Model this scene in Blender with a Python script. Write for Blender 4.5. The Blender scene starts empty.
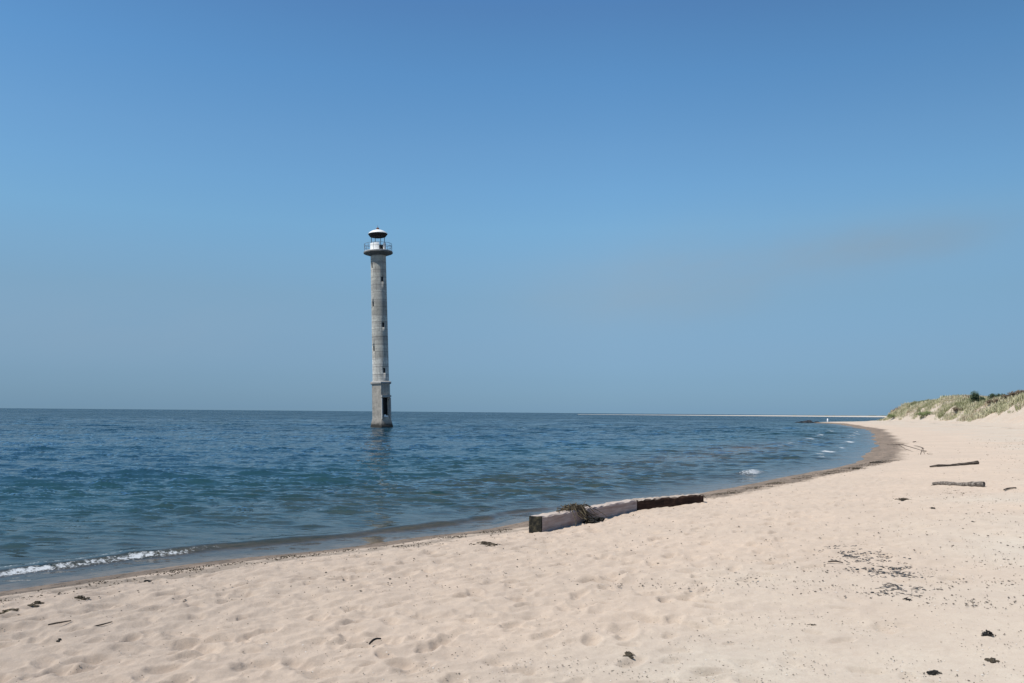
import bpy, math, random
import numpy as np
from mathutils import Vector, Matrix

R = math.radians
rnd = random.Random(7)
sc = bpy.context.scene
col = sc.collection

# ------------------------------------------------------------------ camera
CAMZ = 2.0
PITCH, ROLL, FPX = R(4.95), R(0.49), 819.2
cam_d = bpy.data.cameras.new('camera'); cam = bpy.data.objects.new('camera', cam_d); col.objects.link(cam)
cam_d.sensor_width = 36.0; cam_d.lens = 36.0 * FPX / 1024; cam_d.clip_start = 0.05; cam_d.clip_end = 60000
fw = Vector((0, math.cos(PITCH), math.sin(PITCH))); up0 = Vector((0, -math.sin(PITCH), math.cos(PITCH))); X0 = Vector((1, 0, 0))
rt = X0 * math.cos(ROLL) + up0 * math.sin(ROLL); upv = up0 * math.cos(ROLL) - X0 * math.sin(ROLL)
M = Matrix((rt, upv, -fw)).transposed().to_4x4(); M.translation = Vector((0, 0, CAMZ))
cam.matrix_world = M
sc.camera = cam

def ray(px, py):
    return (fw + rt * ((px - 512) / FPX) + upv * ((341.5 - py) / FPX))

# ------------------------------------------------------------------ noise
def _h(ix, iy, seed):
    n = (ix.astype(np.int64) * 374761393 + iy.astype(np.int64) * 668265263 + seed * 1442695041) & 0xFFFFFFFF
    n = ((n ^ (n >> 13)) * 1274126177) & 0xFFFFFFFF
    n = ((n ^ (n >> 15)) * 2246822519) & 0xFFFFFFFF
    return (n ^ (n >> 16)) & 0xFFFF

_GA = np.arange(65536) * (2 * np.pi / 65536)
_GX, _GY = np.cos(_GA), np.sin(_GA)
def pn(x, y, seed=0):
    x = np.asarray(x, float); y = np.asarray(y, float)
    x0 = np.floor(x); y0 = np.floor(y); fx = x - x0; fy = y - y0
    u = fx * fx * fx * (fx * (fx * 6 - 15) + 10); v = fy * fy * fy * (fy * (fy * 6 - 15) + 10)
    def g(dx, dy):
        h = _h(x0 + dx, y0 + dy, seed)
        return _GX[h] * (fx - dx) + _GY[h] * (fy - dy)
    a = g(0, 0); b = g(1, 0); c = g(0, 1); d = g(1, 1)
    return ((a + (b - a) * u) + ((c + (d - c) * u) - (a + (b - a) * u)) * v) * 1.4

def ss(a, b, x):
    t = np.clip((x - a) / (b - a), 0, 1); return t * t * (3 - 2 * t)

# ------------------------------------------------------------------ terrain function
SHORE = [(-160, -230), (-60, -92), (-22, -22), (-10.5, 1.5), (-7.2, 6.4), (-5.56, 8.9), (-4.7, 9.9), (-3.9, 10.75), (-2.9, 11.6), (-1.73, 12.64), (-.69, 13.6), (.33, 14.96),
         (2.36, 17.86), (4.76, 20.7), (6.45, 23.2), (8.6, 26.2), (11.2, 29.8), (14.9, 35.1), (19.6, 44.9), (24.7, 55.5), (33.8, 76.2),
         (49, 112), (62, 150), (75.5, 190), (77, 203), (77.8, 212), (79.5, 215), (84, 219), (92, 227), (104, 246), (125, 290), (170, 360), (300, 520), (700, 1000), (2600, 2600)]
DUNE = [(2000, 1700), (300, 470), (170, 330), (120, 268), (107, 238), (102, 218), (95, 188), (89, 165), (80, 138), (69, 110), (53, 75), (45, 50), (39, 20), (35, -20), (0, -90), (-80, -200)]

def sdist(P, x, y, side):
    x = np.asarray(x, float); y = np.asarray(y, float)
    best = np.full(x.shape, 1e18); sgn = np.zeros(x.shape)
    for (ax, ay), (bx, by) in zip(P[:-1], P[1:]):
        dx, dy = bx - ax, by - ay; L2 = dx * dx + dy * dy
        t = np.clip(((x - ax) * dx + (y - ay) * dy) / L2, 0, 1)
        ex = x - (ax + t * dx); ey = y - (ay + t * dy); d2 = ex * ex + ey * ey
        cr = dx * ey - dy * ex
        # at shared corners prefer the segment with the larger |cross| / length
        m = d2 < best - 1e-9
        best = np.where(m, d2, best); sgn = np.where(m, cr, sgn)
    return np.sqrt(best) * np.where(sgn * side > 0, 1, -1)

def shore_s(x, y):
    s = sdist(SHORE, x, y, -1)
    return s + .22 * ss(22, 11, np.asarray(y, float)) + 0.16 * pn(np.asarray(x) / 2.2, np.asarray(y) / 2.2, 3) + .5 * ss(25, 70, np.asarray(y, float)) * pn(np.asarray(x) / 7, np.asarray(y) / 7, 4)

def dune_s(x, y):
    return sdist(DUNE, x, y, 1) + 2.2 * pn(np.asarray(x) / 11, np.asarray(y) / 11, 11) + .9 * pn(np.asarray(x) / 4, np.asarray(y) / 4, 12)

def base_h(x, y):
    s = shore_s(x, y); d = dune_s(x, y)
    z = np.interp(s, [-400, -90, -45, -22, -9, -3, -.8, 0, .8, 2, 6, 12, 20, 30, 60], [-8, -4.2, -2.4, -1.45, -.75, -.3, -.09, 0, .10, .20, .38, .55, .9, 1.45, 1.8])
    # a shallow bar off the beach
    u = ((x - 9) * .5 + (y - 46) * .87) / 36; v = ((x - 9) * .87 - (y - 46) * .5) / 9
    z = np.where(s < -2, z + .55 * np.exp(-u * u - v * v) * ss(-2, -7, s) + .12 * pn(x / 6, y / 6, 21) * ss(-2, -8, s), z)
    crest = 3.6 + .9 * pn(x / 23, y / 23, 14) + .5 * pn(x / 8, y / 8, 15)
    crest = crest + .7 * ss(175, 205, y)
    z = z + crest * ss(0, 8.0, d) - .6 * ss(14, 40, d)
    # swells of the upper beach
    z = z + ss(2, 9, s) * (.10 * pn(x / 9, y / 9, 16) + .04 * pn(x / 3.3, y / 3.3, 17)) * ss(400, 150, np.hypot(x, y))
    z = z + ss(.3, 1.5, s) * ss(-1, 4, d) * ss(16, 8, d) * (.40 * pn(x / 3.1, y / 3.1, 18) + .30 * pn(x / 1.4, y / 1.4, 19))
    return z, s, d

def h1(x, y):
    return float(base_h(np.array([x]), np.array([y]))[0][0])

def at(px, py, dz=0.0):
    """where the line of sight through a pixel meets the sand"""
    d = ray(px, py); d.normalize()
    ts = np.concatenate([np.arange(2.5, 40, .02), np.arange(40, 420, .2)])
    X = d.x * ts; Y = d.y * ts; Z = CAMZ + d.z * ts
    k = np.argmax(Z - np.maximum(base_h(X, Y)[0], 0) < 0)
    if k == 0: k = len(ts) - 1
    return Vector((X[k], Y[k], max(h1(X[k], Y[k]), 0) + dz))

# ------------------------------------------------------------------ object helpers
def tag(o, label=None, cat=None, group=None, kind=None):
    if label: o['label'] = label
    if cat: o['category'] = cat
    if group: o['group'] = group
    if kind: o['kind'] = kind
    return o

def obj(name, V, F, mat, parent=None, smooth=False):
    me = bpy.data.meshes.new(name); me.from_pydata([tuple(v) for v in V], [], F); me.update()
    if smooth: me.polygons.foreach_set('use_smooth', [True] * len(me.polygons))
    o = bpy.data.objects.new(name, me); col.objects.link(o)
    if mat: me.materials.append(mat)
    if parent: o.parent = parent
    return o

def empty(name, loc, rot=(0, 0, 0)):
    o = bpy.data.objects.new(name, None); col.objects.link(o); o.location = loc; o.rotation_euler = rot
    o.empty_display_size = .2
    return o

class G:
    def __init__(s): s.V = []; s.F = []
    def add(s, V, F):
        n = len(s.V); s.V += [tuple(v) for v in V]; s.F += [tuple(i + n for i in f) for f in F]
    def box(s, c, h, rz=0.0, taper=1.0):
        ca, sa = math.cos(rz), math.sin(rz); V = []
        for dz in (-1, 1):
            k = taper if dz > 0 else 1
            for dx, dy in ((-1, -1), (1, -1), (1, 1), (-1, 1)):
                x, y = dx * h[0] * k, dy * h[1] * k
                V.append((c[0] + x * ca - y * sa, c[1] + x * sa + y * ca, c[2] + dz * h[2]))
        s.add(V, [(3, 2, 1, 0), (4, 5, 6, 7), (0, 1, 5, 4), (1, 2, 6, 5), (2, 3, 7, 6), (3, 0, 4, 7)])
    def tube(s, pts, rad, n=8, cap=True, jit=0.0, flat=1.0):
        pts = [Vector(p) for p in pts]; V = []; F = []
        if not isinstance(rad, (list, tuple)): rad = [rad] * len(pts)
        for i, p in enumerate(pts):
            t = (pts[min(i + 1, len(pts) - 1)] - pts[max(i - 1, 0)]).normalized()
            a = t.cross(Vector((0, 0, 1)))
            if a.length < 1e-3: a = Vector((1, 0, 0))
            a.normalize(); b = a.cross(t).normalized()
            for k in range(n):
                q = 2 * math.pi * k / n; r = rad[i] * (1 + jit * rnd.uniform(-1, 1))
                V.append(p + a * math.cos(q) * r + b * math.sin(q) * r * flat)
        for i in range(len(pts) - 1):
            for k in range(n):
                F.append((i * n + k, i * n + (k + 1) % n, (i + 1) * n + (k + 1) % n, (i + 1) * n + k))
        if cap:
            F.append(tuple(range(n))[::-1]); F.append(tuple((len(pts) - 1) * n + k for k in range(n)))
        s.add(V, F)
    def lathe(s, prof, n=48, ph=0.0, cap=(True, True), c=(0, 0)):
        V = []; F = []
        for r, z in prof:
            for k in range(n):
                q = ph + 2 * math.pi * k / n; V.append((c[0] + r * math.cos(q), c[1] + r * math.sin(q), z))
        for i in range(len(prof) - 1):
            for k in range(n):
                F.append((i * n + k, i * n + (k + 1) % n, (i + 1) * n + (k + 1) % n, (i + 1) * n + k))
        if cap[0]: F.append(tuple(range(n))[::-1])
        if cap[1]: F.append(tuple((len(prof) - 1) * n + k for k in range(n)))
        s.add(V, F)
    def blob(s, c, r, jit=.25, n=7, m=4, sq=(1, 1, 1)):
        V = [(c[0], c[1], c[2] - r * sq[2])]; F = []
        for i in range(1, m):
            th = math.pi * i / m
            for k in range(n):
                q = 2 * math.pi * (k + .5 * (i % 2)) / n; rr = r * (1 + jit * rnd.uniform(-1, 1))
                V.append((c[0] + rr * math.sin(th) * math.cos(q) * sq[0], c[1] + rr * math.sin(th) * math.sin(q) * sq[1], c[2] - rr * math.cos(th) * sq[2]))
        V.append((c[0], c[1], c[2] + r * sq[2])); L = len(V) - 1
        for k in range(n): F.append((0, 1 + (k + 1) % n, 1 + k)); F.append((L, L - n + k, L - n + (k + 1) % n))
        for i in range(m - 2):
            for k in range(n):
                a = 1 + i * n + k; b = 1 + i * n + (k + 1) % n; F.append((a, b, b + n, a + n))
        s.add(V, F)
    def build(s, name, mat, parent=None, smooth=False): return obj(name, s.V, s.F, mat, parent, smooth)

# ------------------------------------------------------------------ materials
def mat(name, rough=.8, spec=.3):
    m = bpy.data.materials.new(name); m.use_nodes = True; nt = m.node_tree; b = nt.nodes['Principled BSDF']
    b.inputs['Roughness'].default_value = rough; b.inputs['Specular IOR Level'].default_value = spec
    return m, nt, b
def N(nt, t, **kw):
    n = nt.nodes.new(t)
    for k, v in kw.items():
        if k.startswith('i_'): n.inputs[k[2:].replace('_', ' ')].default_value = v
        else: setattr(n, k, v)
    return n
def ramp(nt, fac, stops):
    r = N(nt, 'ShaderNodeValToRGB'); e = r.color_ramp.elements
    while len(e) < len(stops): e.new(.5)
    for i, (p, c) in enumerate(stops):
        e[i].position = p; e[i].color = (c if isinstance(c, tuple) else (c, c, c)) + (1,) if not (isinstance(c, tuple) and len(c) == 4) else c
    nt.links.new(fac, r.inputs[0]); return r.outputs[0]
def noise(nt, vec, scale, detail=3, rough=.55):
    n = N(nt, 'ShaderNodeTexNoise', i_Scale=scale, i_Detail=detail, i_Roughness=rough)
    if vec is not None: nt.links.new(vec, n.inputs['Vector'])
    return n.outputs['Fac']
def mixc(nt, f, a, b, mode='MIX'):
    n = N(nt, 'ShaderNodeMix', data_type='RGBA', blend_type=mode)
    for s, v in ((0, f), (6, a), (7, b)):
        if isinstance(v, (int, float)): n.inputs[s].default_value = v
        elif isinstance(v, tuple): n.inputs[s].default_value = v + (1,)
        else: nt.links.new(v, n.inputs[s])
    return n.outputs[2]
def mth(nt, op, a, b=None, clamp=False):
    n = N(nt, 'ShaderNodeMath', operation=op, use_clamp=clamp)
    for s, v in ((0, a), (1, b)):
        if v is None: continue
        if isinstance(v, (int, float)): n.inputs[s].default_value = v
        else: nt.links.new(v, n.inputs[s])
    return n.outputs[0]
def mapping(nt, src, scale=(1, 1, 1), rot=(0, 0, 0)):
    m = N(nt, 'ShaderNodeMapping'); m.inputs['Scale'].default_value = scale; m.inputs['Rotation'].default_value = rot
    nt.links.new(src, m.inputs['Vector']); return m.outputs[0]
def attr(nt, name): return N(nt, 'ShaderNodeAttribute', attribute_name=name).outputs['Fac']
def bump(nt, b, h, strength, dist):
    n = N(nt, 'ShaderNodeBump'); n.inputs['Strength'].default_value = strength; n.inputs['Distance'].default_value = dist
    nt.links.new(h, n.inputs['Height'])
    if b is not None: nt.links.new(n.outputs[0], b.inputs['Normal'])
    return n.outputs[0]
def objco(nt): return N(nt, 'ShaderNodeTexCoord').outputs['Object']

def mat_simple(name, cols, scale=8, rough=.85, bscale=None, bdist=.005, spec=.25, stretch=(1, 1, 1)):
    m, nt, b = mat(name, rough, spec); co = mapping(nt, objco(nt), stretch)
    f = noise(nt, co, scale, 4, .6)
    k = len(cols); c = ramp(nt, f, [(.3 + .4 * i / max(k - 1, 1), cc) for i, cc in enumerate(cols)])
    nt.links.new(c, b.inputs['Base Color'])
    if bscale: bump(nt, b, noise(nt, co, bscale, 3), .6, bdist)
    return m

def mat_sand():
    m, nt, b = mat('sand', .95, .12); co = objco(nt); b.inputs['Diffuse Roughness'].default_value = .8
    big = noise(nt, co, .35, 3); mid = noise(nt, co, 2.2, 4, .6); fine = noise(nt, co, 90, 3, .7); grain = noise(nt, co, 420, 2, .7)
    lag = attr(nt, 'lag')
    dry = mixc(nt, lag, (.545, .428, .325), (.508, .447, .360))
    dry = mixc(nt, ramp(nt, big, [(.36, 0.), (.62, .75)]), dry, (.47, .378, .292))
    dry = mixc(nt, ramp(nt, mid, [(.35, 0.), (.7, .35)]), dry, (.36, .29, .235))
    dry = mixc(nt, ramp(nt, noise(nt, co, 11, 5, .72), [(.38, .32), (.58, 0.)]), dry, (.40, .32, .25))
    dry = mixc(nt, ramp(nt, fine, [(.40, .35), (.62, 0.)]), dry, (.36, .29, .235))
    # scattered dark and pale grains of shell and grit, thicker on the lag
    sp = ramp(nt, noise(nt, co, 33, 4, .8), [(.66, 0.), (.72, 1.)])
    dry = mixc(nt, mth(nt, 'MULTIPLY', sp, mth(nt, 'MULTIPLY_ADD', lag, .5)), dry, (.22, .19, .17))
    wet = attr(nt, 'wet')
    wn = mth(nt, 'ADD', wet, mth(nt, 'MULTIPLY', mth(nt, 'SUBTRACT', noise(nt, co, 3.0, 4, .65), .5), .9))
    wf = ramp(nt, wn, [(.38, 0.), (.62, 1.)])
    weed = ramp(nt, noise(nt, mapping(nt, co, (1, 1, 1)), 5.5, 5, .75), [(.50, 0.), (.62, 1.)])
    wetc = mixc(nt, ramp(nt, mid, [(.4, 0.), (.65, 1.)]), (.30, .222, .16), (.215, .16, .115))
    wetc = mixc(nt, ramp(nt, noise(nt, mapping(nt, co, (1, 1, 1)), .9, 5, .75), [(.40, 0.), (.58, .8)]), wetc, (.15, .112, .078))
    wetc = mixc(nt, mth(nt, 'MULTIPLY', weed, .8), wetc, (.07, .055, .036))
    c = mixc(nt, wf, dry, wetc)
    # drift-weed stains that streak the upper beach
    st = attr(nt, 'streak')
    sn = ramp(nt, mth(nt, 'ADD', noise(nt, co, 2.4, 5, .75), mth(nt, 'MULTIPLY', st, .35)), [(.76, 0.), (.86, 1.)])
    c = mixc(nt, mth(nt, 'MULTIPLY', sn, .55), c, (.17, .14, .11))
    nt.links.new(c, b.inputs['Base Color'])
    nt.links.new(ramp(nt, wf, [(0, .95), (1, .62)]), b.inputs['Roughness'])
    hh = mth(nt, 'ADD', mth(nt, 'MULTIPLY', noise(nt, co, 14, 4, .65), 1.0), mth(nt, 'MULTIPLY', noise(nt, co, 60, 3, .7), .35))
    bump(nt, b, hh, .5, .020)
    return m

def mat_water():
    m = bpy.data.materials.new('sea_water'); m.use_nodes = True; nt = m.node_tree; nt.nodes.clear()
    out = N(nt, 'ShaderNodeOutputMaterial'); co = objco(nt)
    rip = attr(nt, 'ripple')
    # fine wavelets: unfiltered slopes added to the normal of the modelled swell
    c1 = mapping(nt, co, (.55, 1.45, 1), (0, 0, R(8)))
    def slope(scale, det):
        n = N(nt, 'ShaderNodeTexNoise', i_Scale=scale, i_Detail=det, i_Roughness=.62); nt.links.new(c1, n.inputs['Vector'])
        v = N(nt, 'ShaderNodeVectorMath', operation='SUBTRACT'); nt.links.new(n.outputs['Color'], v.inputs[0]); v.inputs[1].default_value = (.5, .5, .5); return v.outputs[0]
    va = N(nt, 'ShaderNodeVectorMath', operation='ADD'); nt.links.new(slope(2.6, 4), va.inputs[0])
    vs = N(nt, 'ShaderNodeVectorMath', operation='SCALE'); nt.links.new(slope(11, 2), vs.inputs[0]); vs.inputs['Scale'].default_value = .45; nt.links.new(vs.outputs[0], va.inputs[1])
    vb = N(nt, 'ShaderNodeVectorMath', operation='ADD'); nt.links.new(va.outputs[0], vb.inputs[0])
    v0 = N(nt, 'ShaderNodeVectorMath', operation='SCALE'); nt.links.new(slope(.42, 3), v0.inputs[0]); nt.links.new(attr(nt, 'swell'), v0.inputs['Scale']); nt.links.new(v0.outputs[0], vb.inputs[1]); va = vb
    vm = N(nt, 'ShaderNodeVectorMath', operation='MULTIPLY'); nt.links.new(va.outputs[0], vm.inputs[0]); vm.inputs[1].default_value = (.60, 1.25, 0)
    vk = N(nt, 'ShaderNodeVectorMath', operation='SCALE'); nt.links.new(vm.outputs[0], vk.inputs[0]); nt.links.new(rip, vk.inputs['Scale'])
    ge = N(nt, 'ShaderNodeNewGeometry'); vn_ = N(nt, 'ShaderNodeVectorMath', operation='ADD'); nt.links.new(ge.outputs['Normal'], vn_.inputs[0]); nt.links.new(vk.outputs[0], vn_.inputs[1])
    nz = N(nt, 'ShaderNodeVectorMath', operation='NORMALIZE'); nt.links.new(vn_.outputs[0], nz.inputs[0]); nb = nz.outputs[0]
    fr = N(nt, 'ShaderNodeFresnel'); fr.inputs['IOR'].default_value = 1.333; nt.links.new(nb, fr.inputs['Normal'])
    gl = N(nt, 'ShaderNodeBsdfGlossy'); gl.inputs['Roughness'].default_value = .06; nt.links.new(nb, gl.inputs['Normal'])
    df = N(nt, 'ShaderNodeBsdfDiffuse')
    op = attr(nt, 'opac'); big = noise(nt, co, .06, 4, .6)
    dc = mixc(nt, attr(nt, 'deep'), (.021, .064, .066), mixc(nt, ramp(nt, big, [(.4, 0.), (.62, 1.)]), (.009, .036, .060), (.012, .043, .062)))
    nt.links.new(dc, df.inputs['Color'])
    tr = N(nt, 'ShaderNodeBsdfTransparent'); tr.inputs['Color'].default_value = (.93, .94, .91, 1)
    mx = N(nt, 'ShaderNodeMixShader'); nt.links.new(op, mx.inputs[0]); nt.links.new(tr.outputs[0], mx.inputs[1]); nt.links.new(df.outputs[0], mx.inputs[2])
    m2 = N(nt, 'ShaderNodeMixShader'); nt.links.new(fr.outputs[0], m2.inputs[0]); nt.links.new(mx.outputs[0], m2.inputs[1]); nt.links.new(gl.outputs[0], m2.inputs[2])
    fo = N(nt, 'ShaderNodeBsdfDiffuse'); fo.inputs['Color'].default_value = (.50, .52, .525, 1)
    fa = attr(nt, 'foam'); fn = noise(nt, mapping(nt, co, (1, 1.0, 1)), 17, 5, .75)
    ff = ramp(nt, mth(nt, 'ADD', fa, mth(nt, 'MULTIPLY', mth(nt, 'SUBTRACT', fn, .5), 2.4)), [(.40, 0.), (.72, 1.)])
    ff = mth(nt, 'MULTIPLY', ff, ramp(nt, fa, [(.03, 0.), (.12, 1.)]))
    m3 = N(nt, 'ShaderNodeMixShader'); nt.links.new(ff, m3.inputs[0]); nt.links.new(m2.outputs[0], m3.inputs[1]); nt.links.new(fo.outputs[0], m3.inputs[2])
    nt.links.new(m3.outputs[0], out.inputs['Surface'])
    return m

SAND = mat_sand(); WATER = mat_water()

# ------------------------------------------------------------------ polar sheets
def rings(r0, r1, k, dmin, f1, f2):
    r = [r0]
    while r[-1] < r1:
        D = r[-1]; r.append(D + max(dmin, min(k * D * D, f1 * D if D < 120 else f2 * D)))
    return np.array(r)
def azim(lo, hi, n, side):
    a = np.linspace(R(lo), R(hi), n)
    return np.concatenate([np.linspace(R(-178), R(lo), side, endpoint=False), a, np.linspace(R(hi), R(182), side + 1)[1:]])
def grid_mesh(name, X, Y, Z, keep, mt, attrs, wrap=False):
    nr, na = X.shape
    idx = np.arange(nr * na).reshape(nr, na)
    q = np.stack([idx[:-1, :-1], idx[:-1, 1:], idx[1:, 1:], idx[1:, :-1]], -1).reshape(-1, 4)
    if keep is not None:
        kf = keep.reshape(-1)[q].any(1); q = q[kf]
    used = np.zeros(nr * na, bool); used[q.reshape(-1)] = True
    mp = np.cumsum(used) - 1; q = mp[q]
    co = np.stack([X, Y, Z], -1).reshape(-1, 3)[used].astype(np.float32)
    me = bpy.data.meshes.new(name); me.vertices.add(len(co)); me.vertices.foreach_set('co', co.reshape(-1))
    me.loops.add(q.size); me.loops.foreach_set('vertex_index', q.reshape(-1).astype(np.int32))
    me.polygons.add(len(q)); me.polygons.foreach_set('loop_start', np.arange(0, q.size, 4, dtype=np.int32))
    me.update(calc_edges=True)
    me.polygons.foreach_set('use_smooth', np.ones(len(q), bool))
    for k, A in attrs.items():
        at_ = me.attributes.new(k, 'FLOAT', 'POINT'); at_.data.foreach_set('value', A.reshape(-1)[used].astype(np.float32))
    me.materials.append(mt); me.validate()
    o = bpy.data.objects.new(name, me); col.objects.link(o); return o

# --- sand
rs = np.concatenate([np.linspace(.6, 3.4, 30, endpoint=False), rings(3.4, 420, .00050, .010, .0055, .008), np.geomspace(430, 3500, 16)])
az = azim(-42, 42, 1350, 60)
AA, RR = np.meshgrid(az, rs); X = RR * np.sin(AA); Y = RR * np.cos(AA)
Z, S, Dn = base_h(X, Y)
near = ss(45, 18, RR)
lag = ss(5.0, 8.5, S + 1.3 * pn(X / 2.5, Y / 2.5, 31) + .012 * np.maximum(Y - 20, 0)) * ss(-.2, .25, pn(X / 4, Y / 4, 30) + .12 + .25 * (X > -1))
tramp = ss(.6, 1.8, S) * (1 - .80 * lag)
Z += near * tramp * (.020 * pn(X / .75, Y / .75, 41) + .040 * (.32 - np.abs(pn((X * .8 + Y * .6) / .42, (Y * .8 - X * .6) / .26, 42))) + .015 * pn(X / .15, Y / .15, 43))
Z += near * ss(.5, 1.5, S) * (.004 * pn(X / .09, Y / .09, 44) + .003 * pn(X / .05, Y / .05, 45))
fr = np.random.RandomState(5)
def dent(x, y, ang, lx, ly, dep, rim):
    r = math.hypot(x, y); a = math.atan2(x, y); w = 2.6 * lx
    if r < w + .5: return
    i0, i1 = np.searchsorted(rs, [r - w, r + w]); j0, j1 = np.searchsorted(az, [a - w / r, a + w / r])
    xs = X[i0:i1, j0:j1] - x; ys = Y[i0:i1, j0:j1] - y
    if xs.size == 0: return
    u = (xs * math.cos(ang) + ys * math.sin(ang)) / lx; v = (-xs * math.sin(ang) + ys * math.cos(ang)) / ly
    q = np.sqrt(u * u + v * v) + .18 * pn(xs / (lx * .6) + x * 9, ys / (lx * .6), 50)
    dep *= 1.35; Z[i0:i1, j0:j1] += -dep * np.exp(-np.clip(q, 0, None) ** 3.0) + rim * np.exp(-((q - 1.25) / .35) ** 2)
cnt = 0
while cnt < 2600:
    r = 3.8 + 22 * fr.rand() ** 1.6; a = R(fr.uniform(-40, 40)); x, y = r * math.sin(a), r * math.cos(a)
    z, s, d = base_h(np.array([x]), np.array([y])); cnt += 1
    if s[0] < 1.0 or (s[0] > 7.0 + fr.randn() and fr.rand() < .97): continue
    sz = fr.uniform(.035, .15); dent(x, y, fr.uniform(0, 3.14), sz, sz * fr.uniform(.42, .8), sz * fr.uniform(.10, .24), sz * fr.uniform(.03, .08))
# walked tracks
for (x0, y0, x1, y1) in ((-4.5, 6.5, 1.8, 13.2), (-3.2, 5.0, 3.5, 12.8), (-1.6, 4.6, 5.5, 15.0), (-5.0, 7.4, .6, 13.4), (.3, 4.4, 7.5, 19), (-3.9, 7.0, 4.0, 16.2)):
    L = math.hypot(x1 - x0, y1 - y0); n = int(L / .62); ang = math.atan2(y1 - y0, x1 - x0)
    for k in range(n):
        t = k / n; sd = .11 * (1 if k % 2 else -1); w = .25 * math.sin(t * 5 + x0)
        dent(x0 + (x1 - x0) * t - math.sin(ang) * (sd + w), y0 + (y1 - y0) * t + math.cos(ang) * (sd + w), ang + fr.uniform(-.2, .2), .15, .065, .028, .009)
wetw = .62 + .85 * ss(12.5, 19, Y) + .25 * ss(25, 45, Y)
wet = np.clip(1.15 - (S - .05) / (wetw * 1.3), 0, 1) * (S < 6)
streak = np.exp(-((S - 9.5 - .8 * pn(X / 8, Y / 8, 60)) / 1.3) ** 2) * ss(12, 18, Y) * .6 + np.exp(-((S - 14.5 - 1.5 * pn(X / 9, Y / 9, 61)) / 1.4) ** 2) * ss(18, 26, Y) * .8 + 1.25 * np.exp(-((S - 1.0 - .3 * pn(X / 1.5, Y / 1.5, 62)) / .4) ** 2) * ss(30, 8, Y)
tag(grid_mesh('beach', X, Y, Z, None, SAND, {'wet': wet, 'lag': lag, 'streak': streak}), kind='structure')

# --- sea
rs_w = np.concatenate([rings(5.5, 900, .00040, .016, .0037, .0065), np.geomspace(930, 40000, 40)])
az_w = azim(-43, 40, 1150, 70)
AA, RR = np.meshgrid(az_w, rs_w); WX = RR * np.sin(AA); WY = RR * np.cos(AA)
GZ, WS, _ = base_h(WX, WY)
dr = np.interp(RR, rs_w[:-1], np.diff(rs_w)); cell = np.maximum(dr, RR * (az_w[300] - az_w[299]))
amp = ss(-.7, -3.6, WS) * .8 + .2 * ss(-.4, -1.5, WS)
patch = 1 + .6 * pn(WX / 16, WY / 9, 70) + .35 * pn(WX / 5, WY / 3.5, 71)
W = np.zeros_like(WX); rw = np.random.RandomState(11)
# three bands of wavelets; each band is skewed so that crests are short and steep and the troughs wide and flat
for lo, hi, nk, steep, skew in ((.20, .42, 34, .085, .6), (.42, .85, 36, .070, .65), (.85, 3.6, 34, .028, .6)):
    B = np.zeros_like(WX); V2 = np.full_like(WX, 1e-9)
    for k in range(nk):
        lam = lo * (hi / lo) ** ((k + rw.rand()) / nk); th = R(-99) + rw.randn() * R(15); ph = rw.rand() * 6.283
        kx, ky = math.cos(th) * 6.283 / lam, math.sin(th) * 6.283 / lam
        A = steep * lam / 6.283 * math.sqrt(2.0 / nk) * 1.55
        f = ss(1.4, 2.6, lam / cell) * (1 + .9 * ss(1.3, 2.4, lam) * ss(60, 130, RR))
        B += A * f * np.sin(kx * WX + ky * WY + ph); V2 += .5 * (A * f) ** 2
    sg = np.sqrt(V2); Nn = np.clip(B / sg, -3, 2.3)
    W += sg * (np.exp(skew * Nn) - math.exp(skew * skew / 2)) / skew * (1 + .5 * pn(WX / (hi * 7), WY / (hi * 4), int(lo * 100)))
W *= amp * patch; W -= .018 * ss(-1.6, -.5, WS)
# shore breakers: low ridges that run along the beach, steeper on the landward side
def ridge(s0, h, wsea, wland, msk):
    q = WS - s0
    return h * msk * np.where(q < 0, np.exp(-(q / wsea) ** 2), np.exp(-(q / wland) ** 2))
tl = WX * .60 + WY * .80                                  # distance along the shore
wob = .22 * pn(tl / 2.3, tl * 0, 80) + .10 * pn(tl / .8, tl * 0, 81)
m1 = ss(16.5, 13.0, tl) * (.75 + .35 * pn(tl / 1.7, tl * 0, 82))
W += ridge(-1.05 + wob, .085, .45, .14, m1)
m2 = ss(11, 13, tl) * ss(23, 17, tl) * .7
W += ridge(-2.3 + wob * 2, .05, .5, .22, m2)
m3 = np.exp(-((tl - 27.2) / 1.3) ** 2)
W += ridge(-1.5 + wob, .16, .5, .2, m3)
m4 = ss(24, 30, tl) * (.5 + .6 * np.clip(pn(tl / 6, WS / 3, 83), -.5, 1)); 
W += ridge(-2.2 + 2 * wob, .10, .6, .25, m4) + ridge(-5.5 + 4 * wob, .09, .7, .35, m4)
foam = .70 * np.exp(-((WS + .93 - wob) / .085) ** 2) * ss(7.6, 6.0, tl) * (.92 + .35 * pn(tl / .45, WS / .2, 84))
foam += .46 * np.exp(-((WS + 1.20 - wob * 1.1) / .06) ** 2) * ss(6.6, 5.6, tl)
foam += .85 * np.exp(-((WS + 1.36 - wob) / .17) ** 2) * np.exp(-((tl - 27.2) / 1.05) ** 2)
foam += .38 * np.exp(-((WS + .04) / .04) ** 2) * ss(.1, .45, pn(tl / .9, tl * 0, 85)) * ss(34, 26, tl)
foam += .85 * np.exp(-((WS + 2.0 - 2 * wob) / .40) ** 2) * ss(-.1, .5, pn(tl / 1.7, WS / 1.1, 86) + .5 * pn(tl / 6, tl * 0, 88)) * ss(34, 44, tl) * ss(160, 90, tl)
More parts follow.
